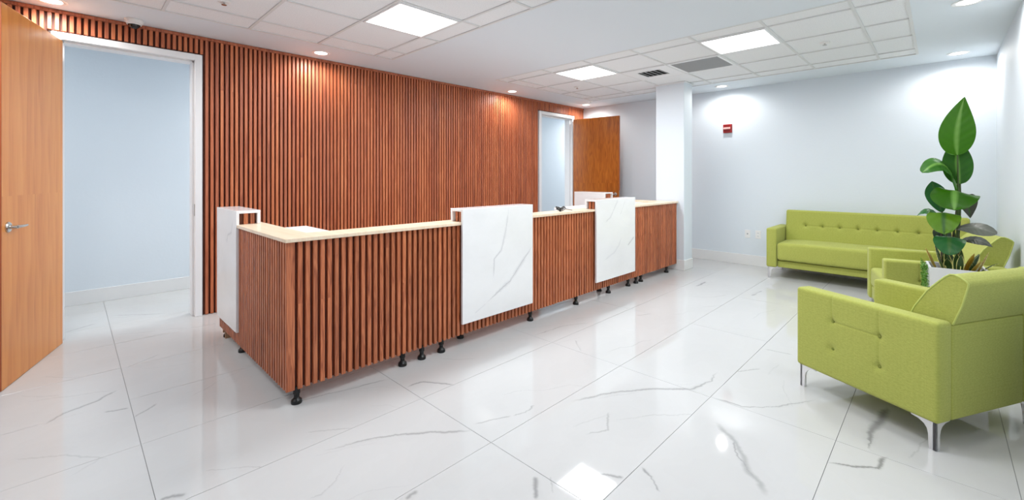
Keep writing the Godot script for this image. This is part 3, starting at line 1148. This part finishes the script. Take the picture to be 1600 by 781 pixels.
func build_seating() -> void:
	make_armchair("lime-green armchair in front, its back and tufted side to the viewer", Vector3(3.359, 0, -0.138), -atan2(0.473, 0.881))
	make_armchair("lime-green armchair behind the potted plant, beside the sofa", Vector3(5.183, 0, -0.067), atan2(0.232, 0.973))
	var L := 1.94
	var D := 0.66
	var o := thing("sofa", "long lime-green sofa with a button-tufted back against the end wall", "sofa", Vector3(6.6, 0, -0.62), PI / 2)
	var aw := 0.115
	var y0 := 0.14
	var y1 := 0.635
	for s in [-1.0, 1.0]:
		part("arm", soft_box(Vector3(aw, y1 - y0, D), 0.022, Vector3i(2, 4, 6)), M.fabric, o, Vector3(s * (L - aw) / 2, (y0 + y1) / 2, 0))
	var iw := L - 2 * aw - 0.004
	part("seat_rail", soft_box(Vector3(iw, 0.085, D - 0.06), 0.012, Vector3i(8, 2, 4)), M.fabric, o, Vector3(0, y0 + 0.044, 0.02))
	var wr := FastNoiseLite.new()
	wr.seed = 8
	wr.frequency = 3.0
	var puff := func(p: Vector3) -> Vector3:
		if p.y > 0.0:
			p.y += 0.02 * (1.0 - pow(p.x / (iw / 2), 4.0)) * (1.0 - pow(p.z / 0.33, 2.0))
		p.z += -0.006 * wr.get_noise_2d(p.x * 4.0, p.y * 1.2) if p.z < -0.1 else 0.0
		p.y += 0.004 * wr.get_noise_2d(p.x * 3.0, p.z * 3.0 + 9.0)
		return p
	part("seat_cushion", soft_box(Vector3(iw, 0.22, D - 0.08), 0.035, Vector3i(90, 6, 12), puff), M.fabric, o, Vector3(0, 0.345, -0.04))
	var spots := []
	for k in 8:
		spots.append(Vector2((k - 3.5) * 0.18, 0.01))
	var creases := []
	for k in 7:
		creases.append([spots[k], spots[k + 1]])
	for k in 8:
		creases.append([spots[k], spots[k] + Vector2(0, 0.05)])
	var pull := dimples(spots, 2, -1.0, 0.022, creases)
	var backcushion := part("backrest", soft_box(Vector3(iw, 0.42, 0.15), 0.028, Vector3i(200, 50, 3), pull), M.fabric, o, Vector3(0, 0.635, 0.2), Vector3(0.13, 0, 0))
	for s in spots:
		part("button", lathe([Vector2(0.0, -0.002), Vector2(0.009, -0.002), Vector2(0.01, 0.001), Vector2(0.006, 0.005), Vector2(0, 0.006)], 10), M.button, backcushion, Vector3(s.x, s.y, -0.075 + 0.024), Vector3(-PI / 2, 0, 0))
	part("back_panel", soft_box(Vector3(iw, 0.5, 0.07), 0.014, Vector3i(4, 4, 2)), M.fabric, o, Vector3(0, y0 + 0.26, D / 2 - 0.037))
	var lm := leg_mesh()
	for c in [[-1.0, 1.0, PI / 2], [1.0, 1.0, PI], [1.0, -1.0, -PI / 2], [-1.0, -1.0, 0.0]]:
		part("leg", lm, M.chrome, o, Vector3(c[0] * (L / 2 - 0.02), 0, c[1] * (D / 2 - 0.02)), Vector3(0, c[2], 0)).scale = Vector3(1, 1.06, 1)


# ------------------------------------------------------------------ plant
# a blade from base over mid to tip; side is the direction of its breadth
func leaf(base: Vector3, mid: Vector3, tip: Vector3, side: Vector3, width: float, fold: float, wave: float, c: Color, rib: Color, widest := 0.42, edge := Color(0, 0, 0, 0)) -> ArrayMesh:
	var st := SurfaceTool.new()
	st.begin(Mesh.PRIMITIVE_TRIANGLES)
	var nu := 36
	var ss := [-1.0, -0.8, -0.76, -0.56, -0.38, -0.2, -0.05, 0.05, 0.2, 0.38, 0.56, 0.76, 0.8, 1.0]
	var rows := []
	var cols := []
	var power := log(0.5) / log(widest)
	for i in nu + 1:
		var t := float(i) / nu
		var p := base.lerp(mid, t).lerp(mid.lerp(tip, t), t)
		var d := ((mid - base) * (1.0 - t) + (tip - mid) * t).normalized()
		var s := (side - d * side.dot(d)).normalized()
		var n := d.cross(s).normalized()
		var w := width * (pow(maxf(sin(PI * pow(t, power)), 0.0), 0.65 if t < widest else (0.9 if widest < 0.6 else 0.5)) + 0.004)
		var row := []
		var crow := []
		for q in ss:
			var lift: float = fold * absf(q) * w + wave * sin(t * 8.0 + q * 1.3) * q * q * width
			var ridge := sin(t * 46.0 - absf(q) * 9.0)
			row.append(p + s * q * w + n * (lift + 0.0007 * ridge))
			var margin: bool = edge.a > 0.0 and absf(q) > 0.78
			var c2 := rib if absf(q) < 0.1 else edge if margin else c * (1.0 + 0.045 * ridge)
			c2.a = 1.0
			crow.append(c2)
		rows.append(row)
		cols.append(crow)
	for i in nu:
		for j in ss.size() - 1:
			for v in [[i, j], [i, j + 1], [i + 1, j + 1], [i, j], [i + 1, j + 1], [i + 1, j]]:
				st.set_color(cols[v[0]][v[1]])
				st.set_smooth_group(0)
				st.add_vertex(rows[v[0]][v[1]])
	st.generate_normals()
	st.index()
	return st.commit()


func build_plant() -> void:
	var o := thing("potted_plant", "tall broad-leaved green plant in a white square planter between the armchairs", "plant", Vector3(4.43, 0, 0.084), -PI / 2)
	# planter: tapered square box, turned a little
	var turn := PI / 2 + 0.08
	var pot := Node3D.new()
	pot.name = "planter"
	o.add_child(pot)
	pot.rotation.y = turn
	var hi := 0.655
	var top := 0.15
	var bot := 0.125
	var th := 0.014
	for k in 4:
		var st := SurfaceTool.new()
		st.begin(Mesh.PRIMITIVE_TRIANGLES)
		var outer := [Vector3(-bot, 0, bot), Vector3(bot, 0, bot), Vector3(top, hi, top), Vector3(-top, hi, top)]
		var inn := []
		for p in outer:
			inn.append(Vector3(p.x * (1.0 - th / top), p.y, p.z - th))
		for t in [[0, 1, 2], [0, 2, 3]]:
			tri(st, [outer[t[0]], outer[t[1]], outer[t[2]]], [Vector2.ZERO, Vector2.ZERO, Vector2.ZERO], Vector3.BACK)
			tri(st, [inn[t[0]], inn[t[1]], inn[t[2]]], [Vector2.ZERO, Vector2.ZERO, Vector2.ZERO], Vector3.FORWARD)
		for t in [[outer[3], outer[2], inn[2]], [outer[3], inn[2], inn[3]]]:
			tri(st, t, [Vector2.ZERO, Vector2.ZERO, Vector2.ZERO], Vector3.UP)
		for t in [[outer[0], outer[1], inn[1]], [outer[0], inn[1], inn[0]]]:
			tri(st, t, [Vector2.ZERO, Vector2.ZERO, Vector2.ZERO], Vector3.DOWN)
		part("planter_wall", st.commit(), M.pot, pot, Vector3.ZERO, Vector3(0, PI / 2 * k, 0))
	slab("planter_floor", Vector3(-bot + 0.02, 0.0, -bot + 0.02), Vector3(bot - 0.02, 0.02, bot - 0.02), M.pot, pot)
	slab("soil", Vector3(-0.13, 0.56, -0.13), Vector3(0.13, 0.615, 0.13), M.soil, pot)
	# artificial moss on the left side of the planter: many tiny leaves
	var r := RandomNumberGenerator.new()
	r.seed = 44
	var st2 := SurfaceTool.new()
	st2.begin(Mesh.PRIMITIVE_TRIANGLES)
	for k in 2200:
		var y := r.randf_range(0.12, 0.665)
		var z := r.randf_range(-0.15, 0.15)
		var out := lerpf(bot, top, y / hi) + r.randf_range(0.002, 0.026)
		var p := Vector3(z, y, -out)
		var a := Vector3(r.randf_range(-1, 1), r.randf_range(-0.7, 1), r.randf_range(-1, 0.2)).normalized() * r.randf_range(0.009, 0.015)
		var b := Vector3(r.randf_range(-1, 1), r.randf_range(-1, 1), r.randf_range(-1, 1)).normalized().cross(a) * 0.5
		var g := r.randf_range(0.6, 1.2)
		for v in [p, p + a * 0.5 + b, p + a, p, p + a, p + a * 0.5 - b]:
			st2.set_color(Color(0.13 * g, 0.3 * g, 0.04 * g))
			st2.add_vertex(v)
	st2.generate_normals()
	var moss := part("moss", st2.commit(), M.leaf, pot)
	moss.set_meta("kind", "stuff")
	# colours as linear values
	var bright := Color(0.042, 0.17, 0.003)
	var green := Color(0.028, 0.125, 0.01)
	var deep := Color(0.015, 0.085, 0.02)
	var lime := Color(0.1, 0.22, 0.012)
	var dull := Color(0.115, 0.125, 0.1)
	var rib := Color(0.16, 0.34, 0.06)
	var ribd := Color(0.05, 0.13, 0.03)
	var F := Vector3(0, 0, 1)
	var R := Vector3(1, 0, 0)
	var blades := [
		# base, mid, tip, breadth direction, half width, fold, wave, colour, rib, widest, dull
		[Vector3(0.006, 1.445, 0.02), Vector3(-0.013, 1.618, 0.03), Vector3(0.043, 1.863, -0.02), R, 0.094, 0.12, 0.02, bright, rib, 0.42, false],
		[Vector3(0.02, 1.241, -0.03), Vector3(-0.002, 1.415, -0.05), Vector3(0.007, 1.59, -0.05), R, 0.08, 0.1, 0.02, green, rib, 0.4, false],
		[Vector3(0.01, 1.159, 0.0), Vector3(-0.033, 1.515, 0.03), Vector3(-0.174, 1.323, 0.09), Vector3(0.25, -0.55, 0.8).normalized(), 0.11, -0.15, 0.06, green * 1.1, rib, 0.62, false],
		[Vector3(-0.003, 1.104, 0.0), Vector3(-0.008, 1.313, 0.07), Vector3(-0.012, 1.063, 0.17), Vector3(1, -0.22, 0.1).normalized(), 0.122, -0.1, 0.12, bright * 0.7, rib, 0.7, false],
		[Vector3(-0.071, 1.032, -0.06), Vector3(-0.108, 1.181, -0.07), Vector3(-0.125, 1.262, -0.06), R, 0.06, 0.1, 0.03, deep * 1.4, ribd, 0.5, false],
		[Vector3(0.02, 1.157, -0.06), Vector3(0.06, 1.185, -0.1), Vector3(0.073, 0.997, -0.1), R, 0.055, 0.12, 0.03, dull * 0.6, ribd, 0.5, true],
		[Vector3(-0.045, 0.899, 0.0), Vector3(-0.072, 1.185, 0.05), Vector3(-0.062, 0.894, 0.16), R, 0.088, -0.1, 0.1, lime, ribd, 0.7, false],
		[Vector3(-0.065, 0.974, -0.03), Vector3(-0.139, 1.097, -0.02), Vector3(-0.204, 1.004, 0.0), Vector3(0.0, -0.5, 0.85), 0.04, -0.2, 0.04, deep * 1.5, ribd, 0.55, false],
		[Vector3(-0.016, 0.92, 0.0), Vector3(0.086, 0.967, 0.03), Vector3(0.192, 0.908, 0.05), Vector3(0.1, -0.7, 0.7).normalized(), 0.055, 0.12, 0.03, dull, dull * 1.3, 0.62, true],
		[Vector3(0.02, 0.837, -0.04), Vector3(0.101, 0.883, -0.02), Vector3(0.175, 0.813, 0.0), Vector3(0.1, -0.6, 0.75).normalized(), 0.04, 0.12, 0.03, dull * 0.75, dull * 1.2, 0.55, true],
		[Vector3(-0.032, 0.81, 0.02), Vector3(-0.039, 0.961, 0.08), Vector3(-0.034, 0.753, 0.18), R, 0.082, -0.1, 0.08, deep * 1.3, ribd, 0.64, false],
		[Vector3(-0.031, 0.829, -0.06), Vector3(-0.078, 0.936, -0.08), Vector3(-0.112, 0.836, -0.1), R, 0.045, 0.1, 0.03, Color(0.05, 0.08, 0.06), ribd, 0.5, true],
	]
	for b in blades:
		part("leaf", leaf(b[0], b[1], b[2], b[3], b[4], b[5], b[6], b[7], b[8], b[9]), M.leaf_dull if b[10] else M.leaf, o)
	var stalks := [
		[Vector3(-0.006, 0.569, 0.0), Vector3(0.016, 1.004, 0.0), Vector3(0.006, 1.45, 0.02)],
		[Vector3(-0.023, 0.569, 0.02), Vector3(0.029, 0.913, -0.02), Vector3(0.02, 1.245, -0.03)],
		[Vector3(-0.065, 0.564, 0.03), Vector3(-0.071, 0.769, 0.02), Vector3(-0.045, 0.904, 0.0)],
		[Vector3(-0.042, 0.56, -0.02), Vector3(-0.013, 0.865, 0.0), Vector3(0.01, 1.163, 0.0)],
		[Vector3(-0.068, 0.554, -0.03), Vector3(-0.078, 0.854, -0.05), Vector3(-0.071, 1.037, -0.06)],
		[Vector3(0.007, 0.563, -0.05), Vector3(0.03, 0.728, -0.04), Vector3(-0.003, 1.108, 0.0)],
		[Vector3(-0.029, 0.572, 0.04), Vector3(-0.026, 0.685, 0.03), Vector3(-0.032, 0.81, 0.02)],
		[Vector3(0.016, 0.572, 0.0), Vector3(0.038, 0.734, 0.0), Vector3(-0.016, 0.92, 0.0)],
	]
	for s in stalks:
		var pts := []
		for k in 9:
			var t := k / 8.0
			pts.append(s[0].lerp(s[1], t).lerp(s[1].lerp(s[2], t), t))
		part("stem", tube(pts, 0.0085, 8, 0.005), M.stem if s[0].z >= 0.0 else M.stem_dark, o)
	# low variegated leaves over the rim
	for k in 20:
		var a := r.randf_range(0, TAU)
		var rad := r.randf_range(0.03, 0.11)
		var p := Vector3(cos(a) * rad, 0.612, sin(a) * rad)
		var lean := Vector3(cos(a) * r.randf_range(0.02, 0.11), r.randf_range(0.09, 0.18), sin(a) * r.randf_range(0.02, 0.11))
		var side := Vector3(-sin(a + r.randf_range(-0.6, 0.6)), r.randf_range(-0.3, 0.3), cos(a))
		var c := Color(0.03, 0.075, 0.015) if k % 4 else Color(0.5, 0.32, 0.04)
		part("variegated_leaf", leaf(p, p + lean * 0.5 + Vector3(0, 0.03, 0), p + lean, side, r.randf_range(0.02, 0.03), 0.3, 0.0, c, c * 1.4, 0.4, Color(0.75, 0.7, 0.25)), M.leaf_dull, o)


# ------------------------------------------------------------------ small things
func build_small_things() -> void:
	# grey perforated return grille
	var o := thing("return_grille", "square grey perforated return grille in the tile ceiling", "air grille", Vector3(5.17, 2.594, -1.98))
	for s in [-1.0, 1.0]:
		slab("frame", Vector3(-0.289, 0, s * 0.289), Vector3(0.289, 0.012, s * 0.262), M.trim, o, 0.002)
		slab("frame", Vector3(s * 0.289, 0, -0.262), Vector3(s * 0.262, 0.012, 0.262), M.trim, o, 0.002)
	slab("duct_box", Vector3(-0.262, 0.02, -0.262), Vector3(0.262, 0.024, 0.262), M.dark, o)
	for k in 26:
		var t := -0.262 + 0.524 * (k + 0.5) / 26.0
		slab("grille_bar", Vector3(t - 0.006, 0.002, -0.262), Vector3(t + 0.006, 0.008, 0.262), M.grey_mesh, o)
		slab("grille_bar", Vector3(-0.262, 0.003, t - 0.006), Vector3(0.262, 0.007, t + 0.006), M.grey_mesh, o)
	# supply diffuser with curved blades
	o = thing("supply_grille", "white square supply diffuser with curved dark slots beside the grey grille", "air diffuser", Vector3(5.17, 2.594, -2.58))
	for s in [-1.0, 1.0]:
		slab("plate", Vector3(-0.289, 0, s * 0.289), Vector3(0.289, 0.01, s * 0.15), M.trim, o, 0.002)
		slab("plate", Vector3(s * 0.289, 0, -0.15), Vector3(s * 0.15, 0.01, 0.15), M.trim, o, 0.002)
	slab("duct_box", Vector3(-0.16, 0.02, -0.16), Vector3(0.16, 0.024, 0.16), M.dark, o)
	for s in [-1.0, 1.0]:
		slab("duct_side", Vector3(s * 0.15, 0.01, -0.16), Vector3(s * 0.16, 0.02, 0.16), M.dark, o)
		slab("duct_side", Vector3(-0.15, 0.01, s * 0.15), Vector3(0.15, 0.02, s * 0.16), M.dark, o)
	for k in 5:
		var blade := part("blade", box(Vector3(0.3, 0.003, 0.028), 0.001), M.trim, o, Vector3(0, 0.01, -0.12 + 0.06 * k), Vector3(0.5, 0, 0))
		blade.name = "blade" if k == 0 else "blade_%03d" % k
	# sprinklers
	for s in [[0.805, -3.81, 2.604, "round white sprinkler cover in the tile ceiling above the honey door side"], [5.17, -0.80, 2.604, "sprinkler in the tile ceiling over the seating"], [6.33, -4.32, 2.6, "small sprinkler on the plaster near the far corner"], [5.2, -3.78, 2.604, "small sprinkler in the tile ceiling beyond the far light panel"]]:
		var sp := thing("sprinkler_head", s[3], "sprinkler", Vector3(s[0], s[2], s[1]), 0.0, "ceiling sprinklers")
		part("escutcheon", lathe([Vector2(0, 0.003), Vector2(0.042, 0.003), Vector2(0.044, -0.003), Vector2(0.036, -0.009), Vector2(0.0, -0.011)], 24), M.white_plastic, sp)
		part("deflector", lathe([Vector2(0, -0.009), Vector2(0.007, -0.01), Vector2(0.007, -0.022), Vector2(0.018, -0.024), Vector2(0.018, -0.027), Vector2(0, -0.028)], 16), M.nickel, sp)
	# dome camera
	o = thing("security_camera", "small white dome camera on the ceiling above the open doorway", "camera", Vector3(0.372, CEIL, -4.775))
	part("mount", lathe([Vector2(0, 0.0), Vector2(0.062, 0.0), Vector2(0.064, -0.012), Vector2(0.058, -0.03), Vector2(0.05, -0.034), Vector2(0, -0.034)], 32), M.white_plastic, o)
	var dome := []
	for k in 9:
		var a := PI / 2 * k / 8.0
		dome.append(Vector2(0.042 * cos(a), -0.034 - 0.042 * sin(a)))
	part("dome", lathe(dome, 32), M.smoked, o)
	part("eye_ring", lathe([Vector2(0.04, -0.034), Vector2(0.05, -0.034), Vector2(0.049, -0.043), Vector2(0.043, -0.045), Vector2(0.0425, -0.036)], 32), M.white_plastic, o)
	# fire alarm
	o = thing("fire_alarm", "red fire alarm sounder with a pale strobe band high on the end wall", "fire alarm", Vector3(END_X, 2.015, -2.277))
	slab("back_box", Vector3(-0.02, -0.064, -0.062), Vector3(0, 0.064, 0.062), M.red, o, 0.003)
	slab("front_cover", Vector3(-0.042, -0.06, -0.058), Vector3(-0.02, 0.06, 0.058), M.red, o, 0.006)
	slab("strobe_lens", Vector3(-0.06, -0.014, -0.05), Vector3(-0.042, 0.016, 0.05), M.lens, o, 0.006)
	for y in [0.03, 0.038, 0.046, -0.03, -0.038, -0.046]:
		slab("sounder_slot", Vector3(-0.0428, y - 0.0018, -0.035), Vector3(-0.0415, y + 0.0018, 0.035), M.red_dark, o)
	# outlets
	for s in [[-2.005, "white data outlet plate on the end wall, farther from the sofa", false], [-1.865, "white power outlet plate on the end wall, next to the sofa", true]]:
		o = thing("wall_outlet", s[1], "outlet", Vector3(END_X, 0.455, s[0]), 0.0, "wall outlets")
		slab("cover_plate", Vector3(-0.006, -0.058, -0.036), Vector3(0, 0.058, 0.036), M.white_plastic, o, 0.002)
		if s[2]:
			for y in [-0.022, 0.022]:
				var f := slab("socket_face", Vector3(-0.0085, y - 0.017, -0.016), Vector3(-0.006, y + 0.017, 0.016), M.trim, o, 0.001)
				for z in [-0.006, 0.006]:
					slab("slot", Vector3(-0.0003, -0.005, z - 0.0014), Vector3(-0.0018, 0.006, z + 0.0014), M.dark, f)
		else:
			slab("jack", Vector3(-0.0075, -0.01, -0.009), Vector3(-0.006, 0.01, 0.009), M.grey_mesh, o)
	# coil of thin cable left on the ledge
	var pts := []
	for k in 75:
		var a := k * 0.42
		var rr := 0.036 + 0.008 * sin(k * 0.9)
		pts.append(Vector3(cos(a) * rr * 1.5 + 0.012 * sin(k * 0.11), 0.006 + 0.013 * (1.0 + sin(k * 0.23)) + 0.008 * sin(a * 2.0 + 1.0) + 0.008, sin(a) * rr * 0.8))
	for k in 8:
		pts.append(Vector3(0.06 + 0.012 * k, 0.02 - 0.0022 * k, 0.01 + 0.004 * k))
	o = thing("cable_coil", "small loose coil of black cable lying on the pale desk ledge", "cable", Vector3(3.42, 0.951, -2.69))
	part("cable", tube(pts, 0.0032, 6), M.black, o)
	part("plug", box(Vector3(0.03, 0.014, 0.018), 0.003), M.dark, o, Vector3(-0.03, 0.007, 0.024), Vector3(0, 0.5, 0))
